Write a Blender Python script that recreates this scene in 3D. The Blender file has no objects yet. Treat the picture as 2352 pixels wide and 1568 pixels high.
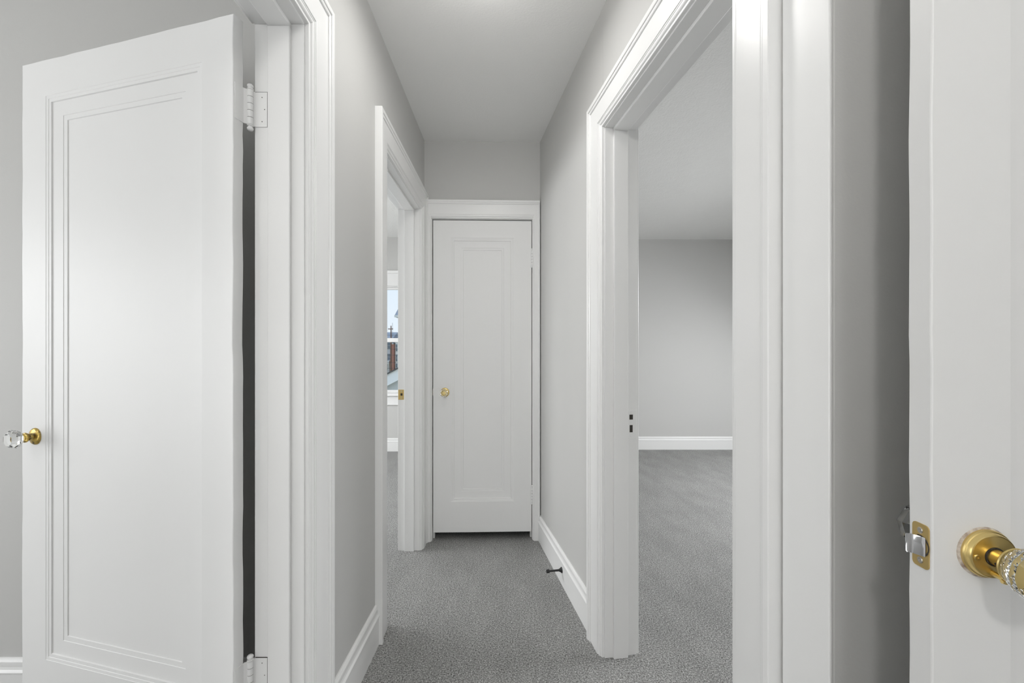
import bpy, bmesh, math, random
from mathutils import Vector, Matrix

random.seed(7)
S = bpy.context.scene
C = S.collection
R = math.radians

# ------------------------------------------------------------------ camera
cam_d = bpy.data.cameras.new('camera')
cam_d.sensor_width = 36.0
cam_d.lens = 15.0
cam_d.shift_y = 34.0 / 2352.0
cam_d.clip_start = 0.02
cam_d.clip_end = 600
cam = bpy.data.objects.new('camera', cam_d)
cam.location = (0, 0, 1.2)
cam.rotation_euler = (R(90), 0, 0)
C.objects.link(cam)
S.camera = cam

# ------------------------------------------------------------------ world: pale overcast sky
W = bpy.data.worlds.new('overcast_sky')
S.world = W
W.use_nodes = True
nt = W.node_tree
nt.nodes.clear()
wo = nt.nodes.new('ShaderNodeOutputWorld')
bg = nt.nodes.new('ShaderNodeBackground')
tc = nt.nodes.new('ShaderNodeTexCoord')
sx = nt.nodes.new('ShaderNodeSeparateXYZ')
rp = nt.nodes.new('ShaderNodeValToRGB')
rp.color_ramp.elements[0].position = 0.0
rp.color_ramp.elements[0].color = (0.78, 0.84, 0.90, 1)
rp.color_ramp.elements[1].position = 0.45
rp.color_ramp.elements[1].color = (0.62, 0.78, 0.95, 1)
e = rp.color_ramp.elements.new(0.10)
e.color = (0.78, 0.86, 0.94, 1)
nt.links.new(tc.outputs['Generated'], sx.inputs[0])
nt.links.new(sx.outputs['Z'], rp.inputs['Fac'])
nt.links.new(rp.outputs['Color'], bg.inputs['Color'])
bg.inputs['Strength'].default_value = 1.12
nt.links.new(bg.outputs[0], wo.inputs[0])

# ------------------------------------------------------------------ lights: ceiling lamps, window daylight, and added fill lights without a known source
def area(name, loc, aim, power, size, size_y=None, color=(1, 1, 1), shape=None):
    l = bpy.data.lights.new(name, 'AREA')
    l.energy = power
    l.color = color
    if size_y:
        l.shape = 'RECTANGLE'; l.size = size; l.size_y = size_y
    else:
        l.shape = shape or 'DISK'; l.size = size
    o = bpy.data.objects.new(name, l)
    o.location = loc
    d = Vector(aim) - Vector(loc)
    o.rotation_euler = d.to_track_quat('-Z', 'Y').to_euler()
    C.objects.link(o)
    return o

def point(name, loc, power, radius, color=(1, 1, 1)):
    l = bpy.data.lights.new(name, 'POINT')
    l.energy = power; l.color = color; l.shadow_soft_size = radius
    o = bpy.data.objects.new(name, l); o.location = loc
    C.objects.link(o)
    return o

WARM = (1.0, 0.985, 0.96)
DAY = (0.97, 0.985, 1.0)
area('hall_ceiling_lamp', (-0.10, 1.45, 2.53), (-0.10, 1.45, 0), 4.4, 0.22, color=WARM)
point('hall_lamp_glow', (-0.10, 1.45, 2.44), 1.7, 0.09, WARM)
point('landing_ceiling_lamp', (-0.25, -0.95, 2.40), 36, 0.10, WARM)
area('landing_fill', (0.45, -2.44, 0.95), (0.0, 2.0, 0.75), 17, 0.9, 1.6, color=DAY)  # added low fill from behind the camera, no window known there
area('left_bedroom_back_fill', (-1.9, -2.44, 1.0), (-1.4, 1.4, 0.7), 15, 1.5, 1.5, color=DAY)  # added fill to even out the open left door, no real window
point('left_bedroom_fill', (-2.1, -0.6, 2.30), 16, 0.12, WARM)  # extra fill added to balance the left room, not a known lamp
area('left_bedroom_window', (-3.54, 0.25, 1.10), (0.0, 0.65, 0.7), 48, 1.7, 1.7, color=DAY)
area('right_bedroom_window', (3.54, 2.6, 1.55), (1.7, 3.3, -0.9), 125, 1.6, 1.4, color=DAY)
area('right_bedroom_far_fill', (3.54, 3.9, 1.45), (2.2, 3.7, 0.0), 32, 1.0, 1.4, color=DAY)  # second light added to lift the right bedroom, no window known here
area('window_bedroom_fill', (-3.54, 2.8, 1.45), (-1.6, 3.2, -0.3), 92, 1.0, 1.4, color=DAY)  # unseen fill added on the west wall to brighten carpet and doorway
area('window_bedroom_far_fill', (-3.54, 4.3, 1.45), (-1.6, 3.5, -0.3), 42, 1.0, 1.4, color=DAY)  # another added fill on the windowless west wall, out of view
area('window_bedroom_near_fill', (-3.54, 2.1, 1.45), (-1.2, 3.4, 0.0), 36, 0.9, 1.4, color=DAY)  # third added west wall fill, aimed at the carpet, no opening behind it

S.view_settings.view_transform = 'Standard'
S.view_settings.look = 'None'
S.view_settings.gamma = 1.0
S.view_settings.use_curve_mapping = False
S.view_settings.exposure = 0.0
S.cycles.max_bounces = 12
S.cycles.diffuse_bounces = 7
S.cycles.glossy_bounces = 6
S.cycles.transmission_bounces = 12
S.cycles.transparent_max_bounces = 12
S.cycles.caustics_refractive = True
S.cycles.sample_clamp_indirect = 6.0

# ------------------------------------------------------------------ materials
def mat(name, color, rough=0.5, metal=0.0, spec=0.5):
    m = bpy.data.materials.new(name)
    m.use_nodes = True
    b = m.node_tree.nodes['Principled BSDF']
    b.inputs['Base Color'].default_value = (*color, 1)
    b.inputs['Roughness'].default_value = rough
    b.inputs['Metallic'].default_value = metal
    b.inputs['Specular IOR Level'].default_value = spec
    return m

def N(m, t):
    return m.node_tree.nodes.new(t)

def L(m, a, b):
    m.node_tree.links.new(a, b)

def add_bump(m, scale, strength, dist, detail=2.0, stretch=None, prev=None):
    co = N(m, 'ShaderNodeTexCoord')
    mp = N(m, 'ShaderNodeMapping')
    if stretch:
        mp.inputs['Scale'].default_value = stretch
    nz = N(m, 'ShaderNodeTexNoise')
    nz.inputs['Scale'].default_value = scale
    nz.inputs['Detail'].default_value = detail
    bp = N(m, 'ShaderNodeBump')
    bp.inputs['Strength'].default_value = strength
    bp.inputs['Distance'].default_value = dist
    L(m, co.outputs['Object'], mp.inputs[0])
    L(m, mp.outputs[0], nz.inputs['Vector'])
    L(m, nz.outputs['Fac'], bp.inputs['Height'])
    if prev:
        L(m, prev.outputs[0], bp.inputs['Normal'])
    b = m.node_tree.nodes['Principled BSDF']
    L(m, bp.outputs[0], b.inputs['Normal'])
    return bp

def color_noise(m, c0, c1, scale, detail=3.0, lo=0.35, hi=0.65, stretch=None):
    co = N(m, 'ShaderNodeTexCoord')
    mp = N(m, 'ShaderNodeMapping')
    if stretch:
        mp.inputs['Scale'].default_value = stretch
    nz = N(m, 'ShaderNodeTexNoise')
    nz.inputs['Scale'].default_value = scale
    nz.inputs['Detail'].default_value = detail
    r = N(m, 'ShaderNodeValToRGB')
    r.color_ramp.elements[0].position = lo
    r.color_ramp.elements[0].color = (*c0, 1)
    r.color_ramp.elements[1].position = hi
    r.color_ramp.elements[1].color = (*c1, 1)
    L(m, co.outputs['Object'], mp.inputs[0])
    L(m, mp.outputs[0], nz.inputs['Vector'])
    L(m, nz.outputs['Fac'], r.inputs['Fac'])
    L(m, r.outputs['Color'], m.node_tree.nodes['Principled BSDF'].inputs['Base Color'])
    return r

M = {}
M['white'] = mat('white_semigloss_paint', (0.80, 0.80, 0.795), 0.32)
b1 = add_bump(M['white'], 14, 0.10, 0.004, 2, (1, 1, 0.25))
add_bump(M['white'], 160, 0.05, 0.001, 2, (1, 1, 0.5), b1)
M['door'] = mat('white_door_paint', (0.80, 0.80, 0.795), 0.44, spec=0.4)
b1 = add_bump(M['door'], 9, 0.10, 0.005, 2, (1, 1, 0.4))
b1 = add_bump(M['door'], 38, 0.10, 0.003, 3, (1, 1, 0.5), b1)
b1 = add_bump(M['door'], 260, 0.06, 0.0008, 2, (1, 1, 0.18), b1)
M['wall'] = mat('light_grey_wall_paint', (0.55, 0.548, 0.537), 0.55, spec=0.3)
b1 = add_bump(M['wall'], 6, 0.06, 0.01, 1)
add_bump(M['wall'], 210, 0.16, 0.0012, 2, None, b1)
M['ceiling'] = mat('white_ceiling_paint', (0.83, 0.83, 0.82), 0.8, spec=0.2)
b1 = add_bump(M['ceiling'], 8, 0.10, 0.01, 2)
add_bump(M['ceiling'], 120, 0.25, 0.003, 4, None, b1)
M['stipple'] = mat('stippled_ceiling_paint', (0.83, 0.83, 0.82), 0.85, spec=0.15)
b1 = add_bump(M['stipple'], 9, 0.35, 0.02, 3)
add_bump(M['stipple'], 75, 0.55, 0.006, 5, None, b1)
M['brass'] = mat('satin_brass', (0.80, 0.62, 0.26), 0.34, 1.0)
M['brass_plate'] = mat('dull_brass_plate', (0.62, 0.46, 0.19), 0.42, 0.85)
M['old_brass'] = mat('aged_brass', (0.55, 0.40, 0.14), 0.34, 1.0)
color_noise(M['old_brass'], (0.20, 0.16, 0.09), (0.66, 0.47, 0.13), 90, 3, 0.36, 0.56)
M['chrome'] = mat('chrome', (0.82, 0.82, 0.84), 0.10, 1.0)
M['steel'] = mat('brushed_steel', (0.55, 0.52, 0.47), 0.35, 1.0)
M['black'] = mat('black_metal', (0.012, 0.012, 0.013), 0.42)
M['dark'] = mat('dark_hollow', (0.045, 0.040, 0.034), 0.9)
M['bare'] = mat('bare_wood_and_putty', (0.42, 0.34, 0.27), 0.8)
color_noise(M['bare'], (0.30, 0.22, 0.17), (0.72, 0.66, 0.58), 120, 3)
g = bpy.data.materials.new('clear_glass'); g.use_nodes = True
gb = g.node_tree.nodes['Principled BSDF']
gb.inputs['Base Color'].default_value = (0.97, 0.98, 0.975, 1)
gb.inputs['Roughness'].default_value = 0.0
gb.inputs['IOR'].default_value = 1.5
gb.inputs['Transmission Weight'].default_value = 1.0
M['glass'] = g
# window glass: thin pane, mostly see-through with a little mirror reflection
p = bpy.data.materials.new('window_glass'); p.use_nodes = True
p.node_tree.nodes.clear()
po = p.node_tree.nodes.new('ShaderNodeOutputMaterial')
mx = p.node_tree.nodes.new('ShaderNodeMixShader')
tr = p.node_tree.nodes.new('ShaderNodeBsdfTransparent')
gl = p.node_tree.nodes.new('ShaderNodeBsdfGlossy')
gl.inputs['Roughness'].default_value = 0.01
lw = p.node_tree.nodes.new('ShaderNodeFresnel')
lw.inputs['IOR'].default_value = 1.3
tr.inputs['Color'].default_value = (0.97, 0.98, 0.985, 1)
p.node_tree.links.new(lw.outputs[0], mx.inputs[0])
p.node_tree.links.new(tr.outputs[0], mx.inputs[1])
p.node_tree.links.new(gl.outputs[0], mx.inputs[2])
p.node_tree.links.new(mx.outputs[0], po.inputs[0])
M['pane'] = p

# carpet: speckled grey cut pile
def carpet_material():
    m = mat('grey_cut_pile_carpet', (0.25, 0.25, 0.245), 0.95, spec=0.1)
    bsdf = m.node_tree.nodes['Principled BSDF']
    co = N(m, 'ShaderNodeTexCoord')
    # warp so that tufts are not a clean lattice
    wn = N(m, 'ShaderNodeTexNoise'); wn.inputs['Scale'].default_value = 90
    wm = N(m, 'ShaderNodeVectorMath'); wm.operation = 'MULTIPLY_ADD'
    wm.inputs[1].default_value = (0.010, 0.010, 0.0)
    L(m, co.outputs['Object'], wn.inputs['Vector'])
    L(m, wn.outputs['Color'], wm.inputs[0])
    L(m, co.outputs['Object'], wm.inputs[2])
    n1 = N(m, 'ShaderNodeTexNoise'); n1.inputs['Scale'].default_value = 185; n1.inputs['Detail'].default_value = 4; n1.inputs['Roughness'].default_value = 0.72
    L(m, wm.outputs[0], n1.inputs['Vector'])
    r1 = N(m, 'ShaderNodeValToRGB')
    r1.color_ramp.elements[0].position = 0.34; r1.color_ramp.elements[0].color = (0.075, 0.075, 0.073, 1)
    r1.color_ramp.elements[1].position = 0.66; r1.color_ramp.elements[1].color = (0.70, 0.70, 0.69, 1)
    ee = r1.color_ramp.elements.new(0.5); ee.color = (0.315, 0.314, 0.306, 1)
    L(m, n1.outputs['Fac'], r1.inputs['Fac'])
    # brushed patches where the pile lies the other way
    mp = N(m, 'ShaderNodeMapping'); mp.inputs['Scale'].default_value = (2.4, 1.0, 1.0); mp.inputs['Rotation'].default_value = (0, 0, 0.25)
    n2 = N(m, 'ShaderNodeTexNoise'); n2.inputs['Scale'].default_value = 2.6; n2.inputs['Detail'].default_value = 5; n2.inputs['Roughness'].default_value = 0.6
    L(m, co.outputs['Object'], mp.inputs[0]); L(m, mp.outputs[0], n2.inputs['Vector'])
    r2 = N(m, 'ShaderNodeValToRGB')
    r2.color_ramp.elements[0].position = 0.40; r2.color_ramp.elements[0].color = (0.93, 0.93, 0.93, 1)
    r2.color_ramp.elements[1].position = 0.62; r2.color_ramp.elements[1].color = (1.06, 1.06, 1.06, 1)
    L(m, n2.outputs['Fac'], r2.inputs['Fac'])
    mu = N(m, 'ShaderNodeMix'); mu.data_type = 'RGBA'; mu.blend_type = 'MULTIPLY'; mu.inputs['Factor'].default_value = 1.0
    L(m, r1.outputs['Color'], mu.inputs['A']); L(m, r2.outputs['Color'], mu.inputs['B'])
    L(m, mu.outputs['Result'], bsdf.inputs['Base Color'])
    bp = N(m, 'ShaderNodeBump'); bp.inputs['Strength'].default_value = 0.9; bp.inputs['Distance'].default_value = 0.006
    L(m, n1.outputs['Fac'], bp.inputs['Height']); L(m, bp.outputs[0], bsdf.inputs['Normal'])
    return m
M['carpet'] = carpet_material()

# ------------------------------------------------------------------ mesh helpers
class MB:
    def __init__(s):
        s.v = []; s.f = []
    def quad(s, a, b, c, d):
        i = len(s.v); s.v += [a, b, c, d]; s.f.append((i, i+1, i+2, i+3))
    def box(s, x0, x1, y0, y1, z0, z1):
        i = len(s.v)
        s.v += [(x0,y0,z0),(x1,y0,z0),(x1,y1,z0),(x0,y1,z0),(x0,y0,z1),(x1,y0,z1),(x1,y1,z1),(x0,y1,z1)]
        s.f += [tuple(i+k for k in q) for q in ((0,3,2,1),(4,5,6,7),(0,1,5,4),(1,2,6,5),(2,3,7,6),(3,0,4,7))]
    def prism(s, pts, z0, z1):                       # plan polygon, extruded upwards
        i = len(s.v); n = len(pts)
        s.v += [(x, y, z0) for x, y in pts] + [(x, y, z1) for x, y in pts]
        s.f.append(tuple(i+k for k in reversed(range(n)))); s.f.append(tuple(i+n+k for k in range(n)))
        for k in range(n):
            k2 = (k+1) % n
            s.f.append((i+k, i+k2, i+n+k2, i+n+k))
    def loops(s, rings, close=True, cap0=False, cap1=False):
        n = len(rings[0]); i = len(s.v)
        for r in rings: s.v += r
        for a in range(len(rings)-1):
            for k in range(n if close else n-1):
                k2 = (k+1) % n
                s.f.append((i+a*n+k, i+a*n+k2, i+(a+1)*n+k2, i+(a+1)*n+k))
        if cap0: s.f.append(tuple(i+k for k in reversed(range(n))))
        if cap1: s.f.append(tuple(i+(len(rings)-1)*n+k for k in range(n)))
    def lathe(s, prof, segs=24, phase=0.0, rad=None, cap0=False, cap1=False, origin=(0,0,0)):   # (radius, height) about local z
        ox, oy, oz = origin
        rings = []
        for r, h in prof:
            ring = []
            for k in range(segs):
                a = 2*math.pi*(k+phase)/segs
                q = r * (rad(k) if rad else 1.0)
                ring.append((ox+q*math.cos(a), oy+q*math.sin(a), oz+h))
            rings.append(ring)
        s.loops(rings, True, cap0, cap1)
    def tube(s, pts, r, segs=8):
        rings = []
        for k, pnt in enumerate(pts):
            a = Vector(pts[max(0, k-1)]); b = Vector(pts[min(len(pts)-1, k+1)])
            d = (b-a).normalized()
            u = d.cross(Vector((0, 0, 1)) if abs(d.z) < 0.9 else Vector((1, 0, 0))).normalized(); w = u.cross(d)
            rr = r[k] if isinstance(r, (list, tuple)) else r
            rings.append([tuple(Vector(pnt) + rr*(math.cos(2*math.pi*j/segs)*u + math.sin(2*math.pi*j/segs)*w)) for j in range(segs)])
        s.loops(rings, True, True, True)
    def build(s, name, m, parent=None, smooth=None, bevel=0.0, matrix=None, label=None):
        me = bpy.data.meshes.new(name)
        me.from_pydata(s.v, [], s.f)
        bm = bmesh.new(); bm.from_mesh(me)
        bmesh.ops.remove_doubles(bm, verts=bm.verts, dist=1e-5)
        bmesh.ops.recalc_face_normals(bm, faces=bm.faces)
        bm.to_mesh(me); bm.free()
        me.materials.append(m)
        if smooth is not None:
            for pl in me.polygons: pl.use_smooth = True
            me.set_sharp_from_angle(angle=R(smooth))
        o = bpy.data.objects.new(name, me)
        C.objects.link(o)
        if parent: o.parent = parent
        if matrix is not None: o.matrix_local = matrix
        if bevel:
            bv = o.modifiers.new('soft_edges', 'BEVEL'); bv.width = bevel; bv.segments = 2; bv.limit_method = 'ANGLE'; bv.angle_limit = R(40)
        if label: o['label'] = label
        return o

def empty(name, loc=(0, 0, 0), rz=0.0):
    o = bpy.data.objects.new(name, None)
    o.location = loc; o.rotation_euler = (0, 0, rz); o.empty_display_size = 0.1
    C.objects.link(o)
    return o

def tag(o, label, cat, group=None, kind=None):
    o['label'] = label; o['category'] = cat
    if group: o['group'] = group
    if kind: o['kind'] = kind
    return o

def struct(o, label, cat):
    return tag(o, label, cat, kind='structure')

def axis_matrix(loc, direction, roll=0.0):
    q = Vector(direction).to_track_quat('Z', 'Y')
    return Matrix.Translation(Vector(loc)) @ q.to_matrix().to_4x4() @ Matrix.Rotation(roll, 4, 'Z')

# ------------------------------------------------------------------ plan of the place (metres)
XL = -0.57                                   # left hall wall
def XR(y): return 0.6556 - 0.1688 * y         # right hall wall, closing in towards the end
RA = math.atan2(0.986, -0.1665)               # direction of the right wall, away from the camera
RT = Vector((math.cos(RA), math.sin(RA)))     # along it
RN = Vector((-RT.y, RT.x))                    # out of it, into the hall
T = 0.135                                     # partition thickness
HH = 2.602                                    # hall ceiling
HB = 2.705                                    # bedroom ceilings
JH = 2.110                                    # door head
CORNER = (0.5353, 0.7128)                     # outside corner where the right hall wall ends
L1 = (XL, 1.169, 0.815)                       # left doorway: far jamb y, width
L2 = (XL, 2.637, 0.728)                       # second left doorway
RD_Y0, RD_W = 0.948, 0.759                    # right doorway: near jamb y, width

# ------------------------------------------------------------------ floor and ceilings
mb = MB(); mb.box(-3.75, 3.75, -2.65, 5.65, -0.08, 0.0)
struct(mb.build('floor', M['carpet']), 'grey speckled cut pile carpet running through hall and bedrooms', 'carpet')

mb = MB(); mb.prism([(-0.635, -2.55), (1.36, -2.55), (1.36, 0.75), (0.58, 0.75), (XR(2.9)+0.06, 2.9), (-0.635, 2.9)], HH, HH+0.04)
struct(mb.build('ceiling', M['ceiling']), 'plain white narrow hall ceiling above the closet door', 'ceiling')
mb = MB(); mb.box(-3.65, -0.635, -2.55, 1.525, HB, HB+0.04)
struct(mb.build('ceiling_left', M['stipple']), 'white ceiling of the room behind the large open door', 'ceiling')
mb = MB(); mb.box(-3.65, -0.635, 1.525, 5.5, HB, HB+0.04)
struct(mb.build('ceiling_back', M['stipple']), 'white ceiling above the bedroom window', 'ceiling')
def right_x(y): return XR(y) + 0.07
mb = MB(); mb.prism([(right_x(0.77), 0.77), (3.65, 0.77), (3.65, 5.6), (right_x(5.6), 5.6)], HB, HB+0.04)
struct(mb.build('ceiling_right', M['stipple']), 'stippled white ceiling of the bedroom through the right doorway', 'ceiling')
mb = MB(); mb.box(1.30, 3.65, -2.55, 0.77, HB, HB+0.04)
struct(mb.build('ceiling_front', M['stipple']), 'white ceiling of the room beside the brass-knobbed door', 'ceiling')

# ------------------------------------------------------------------ walls
def wall_run(mb, p0, ang, length, thick, height, openings):
    """wall along a direction; its body lies to the right of that direction (minus local y)"""
    t = Vector((math.cos(ang), math.sin(ang))); n = Vector((-t.y, t.x))
    def P(s, d): q = Vector(p0) + t*s + n*d; return (q.x, q.y)
    def seg(a, b, z0, z1): mb.prism([P(a, -thick), P(b, -thick), P(b, 0), P(a, 0)], z0, z1)
    s = 0.0
    for a, b, z0, z1 in sorted(openings):
        if a > s: seg(s, a, 0, height)
        if z0 > 0: seg(a, b, 0, z0)
        seg(a, b, z1, height)
        s = b
    if s < length: seg(s, length, 0, height)

HT = 2.74
mb = MB()                                     # left hall wall: local x runs towards the camera
y_top = 5.5
wall_run(mb, (XL, y_top), R(-90), y_top+2.5, T, HT,
         [(y_top-L2[1]-0.02, y_top-L2[1]+L2[2]+0.02, 0, JH+0.02), (y_top-L1[1]-0.02, y_top-L1[1]+L1[2]+0.02, 0, JH+0.02)])
struct(mb.build('wall_left', M['wall']), 'light grey left hall wall between the two left doorways', 'wall')

mb = MB()                                     # right hall wall from its outside corner to the far end, and the short return facing the camera
c = Vector(CORNER)
length = (5.6 - c.y) / RT.y
s0 = (RD_Y0 - c.y) / RT.y
wall_run(mb, CORNER, RA, length, T, HT, [(s0-0.02, s0+RD_W+0.02, 0, JH+0.02)])
o = mb.build('wall_right', M['wall'], bevel=0.003)
struct(o, 'light grey right hall wall with the wide doorway', 'wall')
mb = MB(); mb.prism([(c.x+0.001, c.y), (3.6, c.y), (3.6, c.y+0.115), (c.x+0.02, c.y+0.115)], 0, HT)
struct(mb.build('wall_front', M['wall'], bevel=0.003), 'shaded grey wall strip behind the brass-knobbed door', 'wall')

EA = math.atan2(0.022, 0.756)                 # end wall is a touch off square
EP = Vector((XR(2.797), 2.797))
mb = MB()
wall_run(mb, (EP.x, EP.y), math.pi+EA, 0.757, 0.11, HT, [(0.0485, 0.7065, 0, 2.116)])
struct(mb.build('wall_back', M['wall']), 'grey end wall of the hall above the narrow closet door', 'wall')
mb = MB(); mb.box(-0.60, 0.16, 3.45, 3.55, 0, HT)
mb.box(-0.56, 0.16, 2.93, 3.45, 2.45, 2.48)
struct(mb.build('wall_inner', M['wall']), 'dark back of the closet behind the narrow end door', 'wall')

mb = MB(); mb.box(-3.6, XL-T+0.02, 1.47, 1.58, 0, HT)
struct(mb.build('wall_side', M['wall']), 'grey wall behind the large open left door', 'wall')
mb = MB()                                     # window wall of the second left bedroom
WX0, WX1, WZ0, WZ1 = -2.25, -1.15, 0.735, 2.10
wall_run(mb, (XL-T+0.02, 5.40), math.pi, 3.1, 0.14, HT, [])
mb = MB()
for x0, x1, z0, z1 in ((-3.7, WX0, 0, HT), (WX1, XL-T+0.02, 0, HT), (WX0, WX1, 0, WZ0), (WX0, WX1, WZ1, HT)):
    mb.box(x0, x1, 5.40, 5.54, z0, z1)
struct(mb.build('wall_north', M['wall']), 'grey bedroom wall around the window', 'wall')
mb = MB(); mb.box(XR(5.5), 3.7, 5.50, 5.62, 0, HT)
struct(mb.build('wall_far', M['wall']), 'plain grey far wall of the right bedroom', 'wall')
mb = MB(); mb.box(3.6, 3.72, -2.6, 5.62, 0, HT)
struct(mb.build('wall_east', M['wall']), 'grey outer wall on the right, out of view', 'wall')
mb = MB(); mb.box(-3.72, -3.6, -2.6, 5.54, 0, HT)
struct(mb.build('wall_west', M['wall']), 'grey outer wall on the left, out of view', 'wall')
mb = MB(); mb.box(-3.72, 3.72, -2.62, -2.5, 0, HT)
struct(mb.build('wall_south', M['wall']), 'grey wall behind the camera', 'wall')
mb = MB()
mb.box(1.30, 1.42, -2.5, -0.30, 0, HT); mb.box(1.30, 1.42, 0.485, c.y, 0, HT); mb.box(1.30, 1.42, -0.30, 0.485, JH, HT)
struct(mb.build('wall_hinge', M['wall']), 'grey wall from which the brass-knobbed door hangs', 'wall')

# ------------------------------------------------------------------ door frames: jambs, stops, moulded casings
CW = 0.128
PROF = [(0.0, 0.0), (0.0, 0.0095), (0.0012, 0.0110), (0.0075, 0.0110), (0.0085, 0.0120), (0.0105, 0.0150), (0.0135, 0.0168), (0.0185, 0.0172),
        (0.0200, 0.0165), (0.0205, 0.0182), (0.0240, 0.0186), (0.0245, 0.0205), (0.0275, 0.0212), (0.098, 0.0212), (0.0990, 0.0225), (0.1000, 0.0250), (0.1035, 0.0266),
        (0.1085, 0.0268), (0.1100, 0.0262), (0.1106, 0.0292), (0.1130, 0.0304), (0.1255, 0.0304), (0.1275, 0.0292), (0.1280, 0.0270), (0.1280, 0.0)]

def casing(root, width, head, wl=CW, wr=CW, wh=CW, d0=0.0, sgn=1, rev=0.005, which='lhr'):
    """moulded casing round an opening that runs from s = 0 to s = width; each leg one mesh, mitred at the head"""
    fl, fr, fh = wl/CW, wr/CW, wh/CW
    def pts(kind):
        out = []
        for w, d in PROF:
            y = d0 + sgn*d
            zt = head + rev + w*fh
            sl, sr = -rev - w*fl, width + rev + w*fr
            if kind == 'l': out.append(((sl, y, -0.01), (sl, y, zt)))
            elif kind == 'r': out.append(((sr, y, -0.01), (sr, y, zt)))
            else: out.append(((sl, y, zt), (sr, y, zt)))
        return out
    for k, nm in (('l', 'side_casing'), ('r', 'side_casing'), ('h', 'head_casing')):
        if k not in which: continue
        q = pts(k); mb = MB()
        mb.loops([[a for a, b in q], [b for a, b in q]], True, True, True)
        mb.build(nm, M['white'], root, smooth=22)

def jambs(root, width, head, thick, stop0, stop1, j=0.02):
    for nm, x0, x1 in (('jamb', -j, 0.0), ('jamb', width, width+j)):
        mb = MB(); mb.box(x0, x1, -thick, 0.0, -0.01, head); mb.build(nm, M['white'], root, bevel=0.0015)
    mb = MB(); mb.box(-j, width+j, -thick, 0.0, head, head+j); mb.build('head_jamb', M['white'], root, bevel=0.0015)
    for x0, x1 in ((0.0, 0.0115), (width-0.0115, width)):
        mb = MB(); mb.box(x0, x1, stop0, stop1, -0.01, head-0.012); mb.build('door_stop_strip', M['white'], root, bevel=0.002)
    mb = MB(); mb.box(0.0, width, stop0, stop1, head-0.012, head); mb.build('door_stop_strip', M['white'], root, bevel=0.002)

def frame(name, label, origin, ang, width, head, thick=T, stop=(-0.094, -0.034), **kw):
    root = empty(name, (origin[0], origin[1], 0), ang)
    struct(root, label, 'door frame')
    jambs(root, width, head, thick, *stop)
    casing(root, width, head, **kw)
    return root

fr1 = frame('trim_1', 'white moulded doorway frame holding the large open left door', (XL, L1[1]), R(-90), L1[2], JH)
casing(fr1, L1[2], JH, d0=-T, sgn=-1, wl=0.10, wr=0.10, wh=0.10, which='hr')
fr2 = frame('trim_2', 'white doorway frame with a brass strike plate, leading to the window', (XL, L2[1]), R(-90), L2[2], JH)
casing(fr2, L2[2], JH, d0=-T, sgn=-1, which='rh')
ro = Vector((XR(RD_Y0), RD_Y0))
fr3 = frame('trim_3', 'wide white moulded doorway frame on the right hall wall', (ro.x, ro.y), RA, RD_W, JH)
casing(fr3, RD_W, JH, d0=-T, sgn=-1, which='r')
ET = Vector((math.cos(math.pi+EA), math.sin(math.pi+EA)))
eo = EP + ET*0.0515
fr4 = frame('trim_4', 'white frame around the narrow closed closet door', (eo.x, eo.y), math.pi+EA, 0.652, 2.094, thick=0.11, stop=(-0.075, -0.040),
            wl=0.046, wr=0.046, wh=0.114, rev=0.003)

# flat white board that covers the wall end between the right doorway and the corner
t5 = empty('trim_5', (CORNER[0], CORNER[1], 0), RA)
struct(t5, 'flat white corner board beside the right doorway, next to the shaded grey strip', 'trim board')
mb = MB(); mb.box(-0.0005, 0.0995, 0.0, 0.006, -0.01, HH); mb.build('board', M['white'], t5, bevel=0.002)

# ------------------------------------------------------------------ panel doors
def slab_mesh(width, height, thick, stile, top, bottom, z0, chips=0.0, seed=0, relief=1.0):
    """x along the leaf, y = 0 front face (towards minus y), y = thick back face; stepped mouldings sunk round one tall panel"""
    rnd = random.Random(seed)
    nx, nz = 18, 48
    def ring(ox, ozt, ozb, y, jit):
        r = []
        x0, x1, a, b = ox, width-ox, z0+ozb, z0+height-ozt
        for k in range(nx): r.append((x0+(x1-x0)*k/nx, 'b'))
        pts = []
        for k in range(nx): pts.append((x0+(x1-x0)*k/nx, y, a))
        for k in range(nz): pts.append((x1, y, a+(b-a)*k/nz))
        for k in range(nx): pts.append((x1-(x1-x0)*k/nx, y, b))
        for k in range(nz): pts.append((x0, y, b-(b-a)*k/nz))
        return [(px+jit[i][0], py, pz+jit[i][1]) for i, (px, py, pz) in enumerate(pts)]
    n = 2*(nx+nz)
    zero = [(0, 0)]*n
    jit = []
    wx = wz = 0.0
    for i in range(n):
        wx = 0.6*wx + rnd.uniform(-1, 1)*chips; wz = 0.6*wz + rnd.uniform(-1, 1)*chips
        jit.append((wx, wz))
    steps = [(0.0, 0.0), (0.0008, 0.0008), (0.0050, 0.0013), (0.0090, 0.0016), (0.0100, 0.0026), (0.0188, 0.0030), (0.0203, 0.0062), (0.0220, 0.0064),
             (0.0640, 0.0065), (0.0650, 0.0077), (0.0785, 0.0081), (0.0798, 0.0105), (0.0820, 0.0106)]
    def face(y, s):
        out = [ring(0.0, 0.0, 0.0, y + s*0.0020, jit), ring(0.0006, 0.0006, 0.0006, y + s*0.0006, jit), ring(0.0020, 0.0020, 0.0020, y, jit)]
        for o, d in steps: out.append(ring(stile+o, top+o, bottom+o, y + s*d*relief, zero))
        return out
    mb = MB()
    f = face(0.0, 1); b = face(thick, -1)
    mb.loops(f, True, False, True)
    mb.loops(b, True, False, True)
    mb.loops([f[0], b[0]], True)
    return mb

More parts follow.
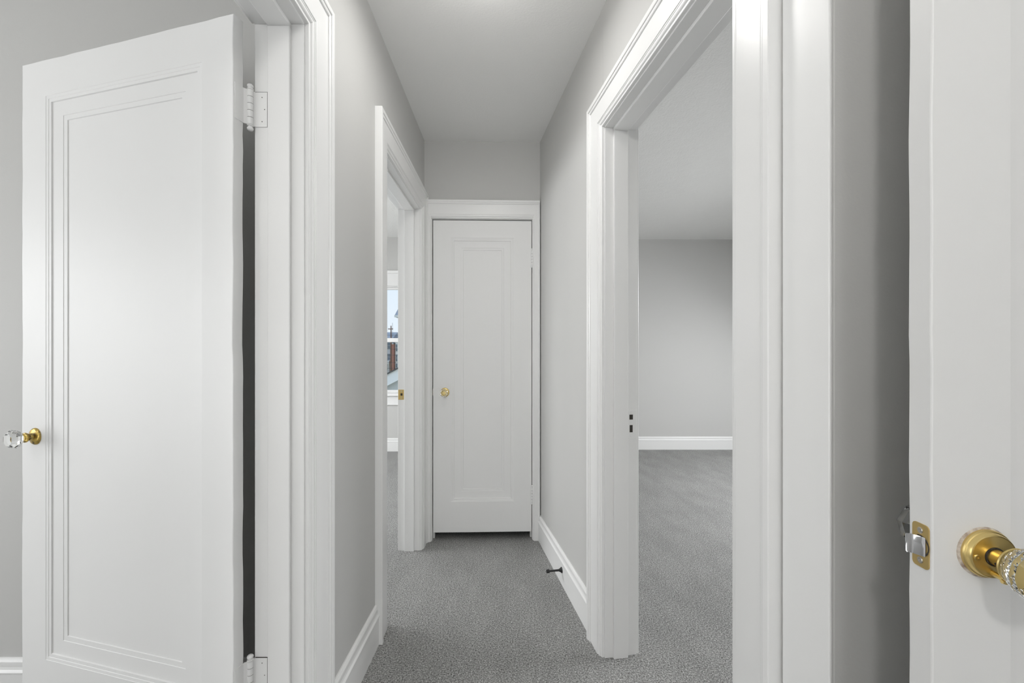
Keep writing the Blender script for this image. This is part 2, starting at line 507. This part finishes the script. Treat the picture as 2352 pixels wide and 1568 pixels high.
def screw(parent, name, loc, direction, r=0.004, m=None):
    mb = MB()
    mb.lathe([(r, -0.001), (r, 0.0006), (r*0.8, 0.0012), (r*0.28, 0.0012), (r*0.2, 0.0003)], 14, cap0=True, cap1=True)
    return mb.build(name, m or M['steel'], parent, smooth=30, matrix=axis_matrix(loc, direction))

def hinge(parent, loc, h=0.094, r=0.0072, plates=(), m=None):
    """five-knuckle butt hinge with ball tips; plates = list of (dx0, dy0, dx1, dy1) leaf edges in the parent's plane"""
    mb = MB()
    k = 5
    for i in range(k):
        a, b = i*h/k + 0.0006, (i+1)*h/k - 0.0006
        mb.lathe([(r*0.75, a-0.0003), (r, a), (r, b), (r*0.75, b+0.0003)], 16, cap0=True, cap1=True)
    knuckle = mb.build('hinge', m or M['white'], parent, smooth=35, matrix=Matrix.Translation(Vector(loc)))
    mb = MB(); mb.lathe([(r*0.95, 0.002), (r*0.95, h-0.002)], 16, cap0=True, cap1=True)
    mb.build('pin', M['dark'], knuckle, smooth=35)
    for s, z in ((1, h), (-1, 0)):
        mb = MB()
        pr = [(r*0.6, 0.0), (r*1.05, 0.001), (r*1.05, 0.003), (r*0.62, 0.0042), (r*0.70, 0.0056), (r*0.98, 0.0080), (r*1.06, 0.0105), (r*0.98, 0.0130), (r*0.70, 0.0153), (r*0.35, 0.0165), (0.0003, 0.0169)]
        mb.lathe(pr, 16)
        q = mb.build('finial', m or M['white'], knuckle, smooth=40, matrix=Matrix.Translation((0, 0, z)) @ (Matrix.Identity(4) if s > 0 else Matrix.Rotation(math.pi, 4, 'X')))
    for x0, y0, x1, y1 in plates:
        mb = MB()
        d = Vector((x1-x0, y1-y0)); ln = d.length; d.normalize(); nn = Vector((-d.y, d.x))*0.0011
        a0, a1 = Vector((x0, y0)), Vector((x1, y1))
        mb.prism([tuple(a0-nn), tuple(a1-nn), tuple(a1+nn), tuple(a0+nn)], 0.0, h)
        pl = mb.build('hinge_leaf', m or M['white'], knuckle, bevel=0.0004)
    return knuckle

def octagon_knob(parent, base, direction, r=0.028, rose_r=0.026, reach=0.045, metal=None, roll=0.2, segs=8):
    """faceted glass knob on a metal shank and round rose, pointing along direction from base"""
    metal = metal or M['brass']
    mb = MB()
    prof = [(0.0095, reach-0.020), (0.0115, reach-0.016), (r*0.80, reach-0.009), (r, reach+0.001), (r*0.97, reach+0.006), (r*0.66, reach+0.015)]
    mb.lathe(prof, segs, cap0=True, cap1=True)
    kn = mb.build('knob', M['glass'], parent, matrix=axis_matrix(base, direction, roll), label='clear faceted glass knob')
    mb = MB()
    mb.lathe([(rose_r, 0.0), (rose_r, 0.002), (rose_r*0.92, 0.0045), (rose_r*0.80, 0.006), (rose_r*0.62, 0.0075), (0.0115, 0.010), (0.0105, 0.013), (0.0100, 0.016)], 36, cap0=True, cap1=True)
    mb.build('rose', metal, kn, smooth=40, label='round brass rose plate')
    mb = MB()
    mb.lathe([(0.0088, 0.012), (0.0088, reach-0.027), (0.0135, reach-0.0265), (0.0150, reach-0.024), (0.0145, reach-0.021), (0.0118, reach-0.0195), (0.0112, reach-0.0165), (0.0080, reach-0.0160)], 28, cap0=True, cap1=True)
    mb.build('shank', metal, kn, smooth=35, label='brass shank')
    screw(kn, 'set_screw', (0.0085, 0, 0.0155), (1, 0, 0.0), 0.002, M['dark'])
    return kn

# --- large open left door
LH = Vector((-0.730, 1.117)); LD = Vector((-0.968, 0.248)).normalized()
# local x runs from the hinge along the leaf; front face must look towards the camera, so local y = left normal turned away
d1 = empty('door_1', (LH.x, LH.y, 0.0), math.atan2(LD.y, LD.x))
struct(d1, 'large white single-panel door standing open on the left', 'door')
mb = slab_mesh(0.808, 2.083, 0.031, 0.104, 0.110, 0.267, 0.015, chips=0.0014, seed=3)
# mirror: leaf's back lies on minus local y (rotated frame), so flip y
mb.v = [(x, -y, z) for x, y, z in mb.v]
mb.build('slab', M['door'], d1, smooth=14)
octagon_knob(d1, (0.748, 0.0, 0.956), (0, 1, 0), r=0.0285, rose_r=0.0255, reach=0.047, metal=M['old_brass'], roll=0.35)
inv = Matrix.Rotation(-math.atan2(LD.y, LD.x), 4, 'Z') @ Matrix.Translation((-LH.x, -LH.y, 0))
def to_door1(x, y, z): return inv @ Vector((x, y, z))
for zz in (1.827, 0.282):
    pin = to_door1(-0.7095, 1.1565, zz)
    cb = to_door1(-0.7185, 1.1445, zz); ce = to_door1(-0.7275, 1.1205, zz)
    jb = to_door1(-0.702, 1.1675, zz); je = to_door1(-0.669, 1.1675, zz)
    e0 = Vector((-0.0006, -0.0305)); e1 = Vector((-0.0006, -0.004))
    hn = hinge(d1, pin, 0.094, 0.0078, plates=[])
    for nm, pa, pb in (('hinge_leaf', e0, e1), ('hinge_leaf', Vector((pin.x, pin.y)), e0), ('hinge_leaf', Vector((jb.x, jb.y)), Vector((je.x, je.y))), ('hinge_leaf', Vector((pin.x, pin.y)), Vector((jb.x, jb.y)))):
        mb = MB()
        a0, a1 = pa - Vector((pin.x, pin.y)), pb - Vector((pin.x, pin.y))
        dd = (a1-a0).normalized(); nn = Vector((-dd.y, dd.x))*0.0012
        mb.prism([tuple(a0-nn), tuple(a1-nn), tuple(a1+nn), tuple(a0+nn)], 0.0, 0.094)
        mb.build(nm, M['white'], hn)
    # cracks in the paint round the jamb leaf
    mb = MB(); jx, jy = jb.x - pin.x, jb.y - pin.y; kx_, ky_ = je.x - pin.x, je.y - pin.y
    dd = Vector((kx_-jx, ky_-jy)).normalized(); nn = Vector((-dd.y, dd.x))*0.0015
    def strip(p, q, z0, z1):
        mb.prism([tuple(p-nn), tuple(q-nn), tuple(q+nn), tuple(p+nn)], z0, z1)
    strip(Vector((jx, jy)), Vector((kx_, ky_)), 0.0941, 0.0948)
    strip(Vector((kx_, ky_)), Vector((kx_, ky_))+dd*0.0007, 0.0, 0.0948)
    mb.build('paint_crack', M['dark'], hn)
    # slotted screw heads under the paint
    for k, fz in enumerate((0.014, 0.047, 0.080)):
        for qx, qy, dr in ((-0.683 if k != 1 else -0.676, 1.1663, (0, -1, 0)),):
            q = to_door1(qx, qy, 0); dv = inv.to_3x3() @ Vector(dr)
            screw(hn, 'screw', (q.x-pin.x, q.y-pin.y, fz), dv, 0.0011, M['dark'])

# --- narrow end door, closed
d2 = empty('door_2', (eo.x, eo.y, 0.0), math.pi+EA)
struct(d2, 'narrow white single-panel closet door closed at the hall end', 'door')
mb = slab_mesh(0.642, 2.034, 0.034, 0.116, 0.112, 0.200, 0.052, chips=0.0003, seed=5, relief=1.6)
mb.v = [(x+0.004, -y-0.001, z) for x, y, z in mb.v]
mb.build('slab', M['door'], d2, smooth=14)
# knob: on the far side from the hinge in local x
kx = (Vector((-0.438, 2.787)) - eo).dot(ET)
octagon_knob(d2, (kx, -0.001, 0.965), (0, 1, 0), r=0.0265, rose_r=0.030, reach=0.048, metal=M['brass'], roll=0.39)
for zz in (1.795, 0.247):
    hinge(d2, (0.001, 0.0045, zz), 0.094, 0.0062, plates=[(0.0, -0.004, 0.006, -0.004)])
mb = MB(); mb.box(0.6465, 0.6505, -0.030, -0.012, 0.945, 0.985)
mb.build('latch_bolt', M['steel'], d2)

# --- near right door, edge on with its latch
RH = Vector((0.535, 0.544)); ra = math.atan2(-0.0855, 0.9963)
d3 = empty('door_3', (RH.x, RH.y, 0.0), ra)
struct(d3, 'near white door at the right edge with a brass and crystal knob', 'door')
mb = slab_mesh(0.757, 2.083, 0.035, 0.092, 0.110, 0.267, 0.015, chips=0.0008, seed=11)
mb.build('slab', M['door'], d3, smooth=14)
KZ = 0.9525
# latch plate on the edge (normal = minus local x)
mb = MB()
yc, hw, hh_, rr = 0.0158, 0.0125, 0.0285, 0.0055
pts = []
for cx_, cz_, a0 in ((yc+hw-rr, KZ+hh_-rr, 0), (yc-hw+rr, KZ+hh_-rr, 90), (yc-hw+rr, KZ-hh_+rr, 180), (yc+hw-rr, KZ-hh_+rr, 270)):
    for k in range(6):
        a = R(a0 + 18*k); pts.append((cx_+rr*math.cos(a), cz_+rr*math.sin(a)))
mb.loops([[(-0.0007, y, z) for y, z in pts], [(0.0006, y, z) for y, z in pts]], True, True, True)
lp = mb.build('latch_plate', M['brass_plate'], d3, label='brass latch plate with a chrome bolt')
for dz in (0.0195, -0.0195):
    screw(lp, 'screw', (-0.0006, yc, KZ+dz), (-1, 0, 0), 0.0042)
# bolt: rounded nose that slopes away from the camera side
mb = MB()
ring0, ring1 = [], []
npt = 12
prof_b = [(yc+0.0085, -0.0015), (yc+0.0085, -0.0125)]
for k in range(npt+1):
    a = math.pi/2 * k/npt
    prof_b.append((yc-0.0085 + 0.0165*math.cos(a)**0.9, -0.0015 - 0.011*(1-math.sin(a))**0.55))
prof_b.append((yc-0.0085, -0.0015))
for z_, sc in ((KZ-0.0125, 0.92), (KZ-0.0110, 1.0), (KZ+0.0110, 1.0), (KZ+0.0125, 0.92)):
    ring0.append([(x*sc if x < -0.002 else x, yc+(y-yc)*sc, z_) for y, x in prof_b])
mb.loops(ring0, True, True, True)
mb.build('latch_bolt', M['chrome'], lp, smooth=35)
mb = MB(); mb.lathe([(0.0136, 0.0), (0.0136, 0.0004), (0.012, 0.0004), (0.012, 0.0)], 24)
mb.build('bolt_hole', M['dark'], lp, matrix=axis_matrix((-0.0008, yc, KZ), (-1, 0, 0)))
# bare patch where the old hardware was chipped out
# front knob set
def crystal_knob(parent, base, direction, glass_only=False, reach=0.060, roll=0.1):
    segs = 48
    mb = MB()
    facet = lambda k: math.cos(math.pi/12)/math.cos(((2*math.pi*(k+0.5)/segs) % (math.pi/6)) - math.pi/12)
    flute = lambda k: (1.0 if k % 2 == 0 else 0.95)
    prof = [(0.016, reach-0.0225), (0.0225, reach-0.019), (0.0275, reach-0.011), (0.0300, reach-0.002), (0.0295, reach+0.004), (0.0225, reach+0.012), (0.0130, reach+0.0155)]
    if glass_only:
        mb.lathe([(0.013, reach-0.022), (0.018, reach-0.018), (0.0315, reach-0.006), (0.0315, reach+0.004), (0.0215, reach+0.0145)], 8, cap0=True, cap1=True)
    else:
        rings = []
        for ri, (r_, h_) in enumerate(prof):
            f_ = flute if ri < 2 else facet
            rings.append([(r_*f_(k)*math.cos(2*math.pi*(k+0.5)/segs + 0.12*ri), r_*f_(k)*math.sin(2*math.pi*(k+0.5)/segs + 0.12*ri), h_) for k in range(segs)])
        mb.loops(rings, True, True, True)
    kn = mb.build('knob', M['glass'], parent, matrix=axis_matrix(base, direction, roll),
                  label='octagonal glass knob on the far face' if glass_only else 'fluted crystal knob')
    mb = MB()
    mb.lathe([(0.0300, 0.0), (0.0300, 0.0045), (0.0291, 0.0060), (0.0280, 0.0064), (0.0276, 0.0074), (0.0274, 0.0100), (0.0264, 0.0116), (0.0252, 0.0120), (0.0247, 0.0116),
              (0.0150, 0.0122), (0.0118, 0.0126), (0.0112, 0.0110)], 64, cap0=True, cap1=True)
    ro_ = mb.build('rose', M['brass'], kn, smooth=28, label='round stepped brass rose')
    mb = MB()
    mb.lathe([(0.0098, 0.010), (0.0098, reach-0.032), (0.0112, reach-0.029), (0.0150, reach-0.0265), (0.0205, reach-0.0250), (0.0215, reach-0.0235), (0.0210, reach-0.0220), (0.0150, reach-0.0215)], 40, cap0=True, cap1=True)
    mb.build('shank', M['brass'], kn, smooth=30, label='brass neck flaring to the crystal')
    return kn
k3 = crystal_knob(d3, (0.0622, 0.0, KZ), (0, -1, 0))
kb = crystal_knob(d3, (0.0622, 0.035, KZ), (0, 1, 0), glass_only=True, reach=0.057, roll=0.12)
def knob_local(kn, x, y, z):                       # door coordinates to the knob's own
    return kn.matrix_basis.inverted() @ Vector((x, y, z))
mb = MB(); mb.lathe([(0.0280, 0.0), (0.0322, 0.0), (0.0318, 0.0008), (0.0280, 0.0022)], 40)
mb.build('bare_ring', M['bare'], k3, matrix=Matrix.Translation(k3.matrix_basis.inverted() @ Vector((0.0612, 0.0, KZ))), label='chipped ring where old paint meets the rose')
vin = k3.matrix_basis.inverted().to_3x3()
mb = MB(); mb.lathe([(0.0098, 0.0122), (0.0114, 0.0122), (0.0114, 0.0134), (0.0098, 0.0134)], 32)
mb.build('collar', M['dark'], k3, smooth=35)
q = knob_local(k3, 0.0622-0.0195, -0.0116, KZ-0.002); screw(k3, 'screw', q, vin @ Vector((0, -1, 0)), 0.0040, M['brass'])
q = knob_local(k3, 0.0622-0.0096, -0.024, KZ-0.0035); screw(k3, 'set_screw', q, vin @ Vector((-0.95, 0, -0.3)), 0.0017, M['dark'])
mb = MB(); mb.tube([tuple(knob_local(k3, 0.0622-0.002, -0.011, KZ-0.0205)), tuple(knob_local(k3, 0.0622-0.002, -0.0265, KZ-0.0205))], 0.0034, 16)
mb.lathe([(0.0,0.0)], 3) if False else None
mb.build('privacy_button', M['brass'], k3, smooth=35)
mb = MB(); a = knob_local(k3, 0.0622-0.008, -0.0285, KZ-0.0222); b = knob_local(k3, 0.0622+0.003, -0.0285, KZ-0.0222)
mb.tube([tuple(a), tuple(a.lerp(b, 0.3)), tuple(a.lerp(b, 0.7)), tuple(b)], [0.0022, 0.0034, 0.0034, 0.0022], 12)
mb.build('privacy_lever', M['brass'], k3, smooth=40)
for zz in (1.80, 0.27):
    hinge(d3, (0.7615, 0.0, zz), 0.094, 0.006)

# ------------------------------------------------------------------ strike plates and old mortises
def plate(parent, name, x0, m, y0, y1, z0, z1, sgn, holes, label):
    mb = MB(); mb.box(min(x0, x0+sgn*0.0016), max(x0, x0+sgn*0.0016), y0, y1, z0, z1)
    pl = mb.build(name, m, parent, bevel=0.0006, label=label)
    for hy0, hy1, hz0, hz1 in holes:
        mb = MB(); xs = x0+sgn*0.0018; mb.box(min(x0, xs), max(x0, xs), hy0, hy1, hz0, hz1)
        mb.build('bolt_hole', M['dark'], pl)
    return pl
# brass plate on the far jamb of the window bedroom (that jamb is at s = 0)
sp = plate(fr2, 'strike_plate', 0.0, M['brass_plate'], -0.133, -0.098, 0.932, 0.994, 1, [(-0.119, -0.106, 0.957, 0.972)], 'brass strike plate')
for z_ in (0.943, 0.984): screw(sp, 'screw', (0.0017, -0.113, z_), (1, 0, 0), 0.0034)
# painted plate with two mortises on the far jamb of the right doorway (s = width)
sp2 = plate(fr3, 'strike_plate', RD_W, M['white'], -0.133, -0.098, 0.868, 0.984, -1, [(-0.118, -0.103, 0.946, 0.966), (-0.117, -0.104, 0.895, 0.924)], 'painted strike plate with two holes')
for z_ in (0.881, 0.974): screw(sp2, 'screw', (RD_W-0.0017, -0.110, z_), (-1, 0, 0), 0.0032, M['white'])

# ------------------------------------------------------------------ baseboards
BP = [(0.0, 0.0), (0.0, 0.0155), (0.118, 0.0155), (0.1195, 0.0185), (0.1225, 0.0190), (0.1250, 0.0180), (0.1300, 0.0135), (0.1390, 0.0112), (0.1405, 0.0125), (0.1430, 0.0128),
      (0.1550, 0.0120), (0.1620, 0.0085), (0.1650, 0.0040), (0.1650, 0.0)]
def baseboard(name, label, p0, p1, h=0.165):
    p0, p1 = Vector(p0), Vector(p1); d = (p1-p0).normalized(); n = Vector((-d.y, d.x))
    mb = MB()
    rings = []
    for q in (p0, p1): rings.append([(q.x+n.x*o, q.y+n.y*o, z*h/0.165 - (0.01 if z == 0 else 0)) for z, o in BP])
    mb.loops(rings, True, True, True)
    return struct(mb.build(name, M['white'], smooth=22), label, 'baseboard')
baseboard('baseboard_left', 'short white baseboard between the two left doorways', (XL, 1.776), (XL, 1.302))
rend = Vector((XR(1.829), 1.829))
baseboard('baseboard_right', 'white baseboard along the right hall wall with a black stop', (rend.x, rend.y), tuple(EP - RT*0.004))
baseboard('baseboard_far', 'white baseboard on the far wall of the right bedroom', (3.6, 5.5), (XR(5.5)+0.14, 5.5))
baseboard('baseboard_north', 'white baseboard under the bedroom window', (XL-T, 5.4), (-3.6, 5.4))
baseboard('baseboard_side', 'white baseboard on the wall behind the open left door', (XL-T-0.004, 1.47), (-3.6, 1.47))
baseboard('baseboard_front', 'white baseboard on the grey strip behind the near right door', (1.30, c.y), (c.x+0.02, c.y))

# ------------------------------------------------------------------ black door stop screwed to the right baseboard
sb = Vector((XR(2.243), 2.243)) + RN*0.0155
ds = empty('door_stop', (sb.x, sb.y, 0.0785), math.atan2(RN.y, RN.x))
tag(ds, 'small black metal door stop projecting from the right baseboard', 'door stop')
X90 = Matrix.Rotation(R(90), 4, 'Y')
mb = MB(); mb.lathe([(0.0150, 0.0), (0.0150, 0.0025), (0.0125, 0.0055), (0.0085, 0.011), (0.0062, 0.016)], 24, cap0=True, cap1=True)
mb.build('base', M['black'], ds, smooth=35, matrix=X90)
mb = MB(); mb.lathe([(0.0058, 0.014), (0.0052, 0.030), (0.0052, 0.069)], 20, cap0=True, cap1=True)
mb.build('rod', M['black'], ds, smooth=35, matrix=X90)
mb = MB(); mb.lathe([(0.0060, 0.066), (0.0088, 0.068), (0.0090, 0.079), (0.0070, 0.083), (0.0035, 0.084)], 20, cap0=True, cap1=True)
mb.build('rubber_tip', M['black'], ds, smooth=35, matrix=X90)

# ------------------------------------------------------------------ bedroom window
win = empty('window_1', ((WX0+WX1)/2, 5.40, 0.0), 0.0)
struct(win, 'white double-hung bedroom window seen through the second left doorway', 'window')
hx = (WX1-WX0)/2
def wbox(name, x0, x1, y0, y1, z0, z1, parent=win, m='white', bevel=0.003):
    mb = MB(); mb.box(x0, x1, y0, y1, z0, z1); return mb.build(name, M[m], parent, bevel=bevel)
for x0, x1 in ((-hx-0.115, -hx+0.006), (hx-0.006, hx+0.115)): wbox('side_casing', x0, x1, -0.022, 0.0, WZ0, WZ1)
wbox('head_casing', -hx-0.115, hx+0.115, -0.024, 0.0, WZ1-0.006, WZ1+0.145)
wbox('head_moulding', -hx-0.125, hx+0.125, -0.036, 0.0, WZ1+0.145, WZ1+0.180)
wbox('sill', -hx-0.14, hx+0.14, -0.062, 0.02, WZ0-0.032, WZ0)
wbox('apron', -hx-0.115, hx+0.115, -0.02, 0.0, WZ0-0.150, WZ0-0.032)
for x0, x1 in ((-hx, -hx+0.02), (hx-0.02, hx)): wbox('jamb', x0, x1, 0.0, 0.14, WZ0, WZ1)
wbox('head_jamb', -hx, hx, 0.0, 0.14, WZ1-0.018, WZ1)
wbox('outer_sill', -hx, hx, 0.02, 0.17, WZ0-0.01, WZ0+0.012)
def sash(y, z0, z1, bot, top):
    rs = wbox('sash', -hx+0.02, -hx+0.065, y, y+0.032, z0, z1)
    wbox('stile', hx-0.065, hx-0.02, y, y+0.032, z0, z1, rs)
    wbox('rail', -hx+0.065, hx-0.065, y, y+0.032, z0, z0+bot, rs)
    wbox('rail', -hx+0.065, hx-0.065, y, y+0.032, z1-top, z1, rs)
    mb = MB(); mb.box(-hx+0.065, hx-0.065, y+0.014, y+0.018, z0+bot, z1-top); mb.build('pane', M['pane'], rs)
sash(0.030, WZ0+0.012, 1.432, 0.024, 0.052)
sash(0.066, 1.388, WZ1-0.018, 0.044, 0.028)

# ------------------------------------------------------------------ outside: what the sliver of window shows
def ext(name, color, rough=0.8): return mat(name, color, rough)
E = {'grass': ext('dry_lawn', (0.30, 0.28, 0.13)), 'siding': ext('grey_siding', (0.62, 0.64, 0.70)), 'roof': ext('slate_roof', (0.34, 0.37, 0.44)), 'brick': ext('red_brick', (0.40, 0.17, 0.13)),
     'trim': ext('white_trim', (0.75, 0.77, 0.80)), 'pole': ext('weathered_pole', (0.17, 0.085, 0.06)), 'wire': ext('black_cable', (0.06, 0.06, 0.07)),
     'wglass': ext('far_window_glass', (0.14, 0.19, 0.25), 0.15), 'shingle': ext('dark_shingles', (0.08, 0.085, 0.09)), 'white': ext('white_siding', (0.90, 0.91, 0.94))}
color_noise(E['grass'], (0.34, 0.31, 0.10), (0.58, 0.48, 0.22), 0.8, 5)
GZ = -2.8
mb = MB(); mb.box(-160, 120, 6.5, 260, GZ-0.2, GZ)
struct(mb.build('ground', E['grass']), 'yellowish lawn below the bedroom window', 'lawn')

def house(name, label, x0, x1, y, depth, z_eave, z_ridge, wall_m, roof_m, windows, ov=0.35, group=None):
    root = empty(name, ((x0+x1)/2, y, GZ)); tag(root, label, 'house', group)
    cx = (x0+x1)/2
    mb = MB(); mb.box(x0-cx, x1-cx, 0, depth, 0, z_eave-GZ); wl = mb.build('wall', wall_m, root)
    mb = MB()
    a, b = x0-cx-ov, x1-cx+ov; ze, zr = z_eave-GZ, z_ridge-GZ
    mb.loops([[(a, -ov, ze), (a, depth/2, zr), (a, depth+ov, ze), (a, depth+ov, ze-0.15), (a, -ov, ze-0.15)], [(b, -ov, ze), (b, depth/2, zr), (b, depth+ov, ze), (b, depth+ov, ze-0.15), (b, -ov, ze-0.15)]], True, True, True)
    rf = mb.build('roof', roof_m, root)
    mb = MB(); mb.box(a, b, -ov-0.10, -ov, ze-0.18, ze+0.02); mb.build('gutter', E['trim'], root)
    for wx, wz, ww, wh in windows:
        mb = MB(); mb.box(wx-cx-ww/2-0.1, wx-cx+ww/2+0.1, -0.06, 0.0, wz-GZ-0.1, wz-GZ+wh+0.1); f = mb.build('window', E['trim'], root)
        for dz in (0, wh/2+0.03):
            mb = MB(); mb.box(wx-cx-ww/2, wx-cx+ww/2, -0.09, -0.06, wz-GZ+dz, wz-GZ+dz+wh/2-0.03); mb.build('pane', E['wglass'], f)
    return root
ha = house('house', 'grey sided house with slate roof left of the utility pole', -38.0, -28.9, 102, 9, 5.35, 7.2, E['siding'], E['roof'],
           [(-29.35, 3.0, 0.50, 1.5), (-29.98, 3.0, 0.50, 1.5), (-30.6, 3.0, 0.50, 1.5), (-29.35, 0.3, 0.50, 1.5), (-29.98, 0.3, 0.50, 1.5), (-30.6, 0.3, 0.50, 1.5), (-33.5, 2.6, 0.8, 1.5), (-33.5, 0.2, 0.8, 1.5), (-30.2, -2.2, 0.95, 1.7), (-31.8, -2.2, 0.95, 1.7)])
mb = MB(); mb.box(-4.6, 4.55, -1.6, 0, 2.2, 2.95); mb.build('porch_roof', E['trim'], ha)
for px in (-4.3, -1.5, 1.6, 3.2, 4.3):
    mb = MB(); mb.box(px-0.1, px+0.1, -1.5, -1.3, 0, 2.2); mb.build('porch_post', E['trim'], ha)
house('brick_house', 'red brick house just behind the utility pole', -28.12, -27.66, 99.5, 9, 4.2, 4.9, E['brick'], E['shingle'], [], ov=0.04)
hc = house('row_house', 'white sided house with slate roof right of the utility pole', -27.50, -18.0, 100.5, 9, 4.6, 6.6, E['white'], E['roof'],
           [(-27.15, 2.4, 0.3, 1.6), (-26.0, 2.4, 0.8, 1.6), (-27.15, 0.0, 0.3, 1.6), (-26.0, 0.0, 0.8, 1.6), (-27.15, -2.5, 0.35, 2.0)], ov=0.06)
house('tall_house', 'pale house whose roof eave shows at the upper window edge', -10.55, -3.0, 40, 7, 5.0, 7.4, E['white'], E['roof'], [(-8.5, 2.0, 0.9, 1.5), (-6, 2.0, 0.9, 1.5)], ov=0.36)

up = empty('utility_pole', (-24.95, 88, GZ)); tag(up, 'brown wooden utility pole with crossarm outside the bedroom window', 'utility pole')
mb = MB(); mb.lathe([(0.22, 0), (0.15, 6.5), (0.09, 10.3)], 14, cap0=True, cap1=True); mb.build('post', E['pole'], up, smooth=40)
mb = MB(); mb.box(-0.55, 0.45, -0.22, -0.06, 9.55, 9.70); ca = mb.build('crossarm', E['pole'], up)
for ix in (-0.5, -0.25, 0.25, 0.4):
    mb = MB(); mb.lathe([(0.02, 0), (0.035, 0.03), (0.035, 0.10), (0.02, 0.13)], 10, cap0=True, cap1=True); mb.build('insulator', E['trim'], ca, smooth=40, matrix=Matrix.Translation((ix, -0.14, 9.70)))
mb = MB(); mb.tube([(0.35, -0.2, 7.6), (0.35, -0.2, 10.9)], 0.025, 8); mb.build('riser', E['wire'], up)
ORD = ('topmost', 'second from the top', 'third from the top', 'fourth from the top', 'fifth from the top', 'lowest')
for i, (za, zb) in enumerate(((6.35, 6.5), (5.3, 5.0), (3.9, 3.3), (2.4, 2.3), (1.0, 0.6), (-0.2, -0.5))):
    mb = MB(); n = 14
    pts = [(-20 + 40*k/n, -0.22, za-GZ+(zb-za)*k/n - 0.9*math.sin(math.pi*k/n)) for k in range(n+1)]
    mb.tube(pts, 0.032, 6)
    mb.build('power_line', E['wire'], up, label='dark overhead cable, ' + ORD[i] + ' of six')

ga = empty('garage', (-3.2, 14.0, GZ)); tag(ga, 'white garage gable with dark roof edge just below the window', 'garage')
hw_, ez, rz = 3.2, 2.17, 4.35              # half width, eave and ridge heights above ground
ax = 1.0                                   # ridge lies a little right of centre
def rake(x): return rz - (rz-ez)*abs(x-ax)/(hw_+ax if x < ax else hw_-ax)
mb = MB(); mb.loops([[(-hw_, 0, 0), (hw_, 0, 0), (hw_, 0, ez), (ax, 0, rz), (-hw_, 0, ez)], [(-hw_, 7, 0), (hw_, 7, 0), (hw_, 7, ez), (ax, 7, rz), (-hw_, 7, ez)]], True, True, True)
mb.build('wall', ext('pale_blue_siding', (0.72, 0.76, 0.82)), ga)
for xa, za, xb, zb in ((-hw_-0.3, ez-0.15, ax, rz), (ax, rz, hw_+0.3, ez-0.15)):
    mb = MB(); mb.loops([[(xa, -0.30, za-0.36), (xb, -0.30, zb-0.36), (xb, -0.30, zb), (xa, -0.30, za)], [(xa, -0.22, za-0.36), (xb, -0.22, zb-0.36), (xb, -0.22, zb), (xa, -0.22, za)]], True, True, True)
    mb.build('rake_board', E['white'], ga)
    mb = MB(); mb.loops([[(xa, -0.36, za), (xb, -0.36, zb), (xb, -0.36, zb+0.045), (xa, -0.36, za+0.045)], [(xa, 7.3, za), (xb, 7.3, zb), (xb, 7.3, zb+0.045), (xa, 7.3, za+0.045)]], True, True, True)
    mb.build('roof_slope', E['shingle'], ga)
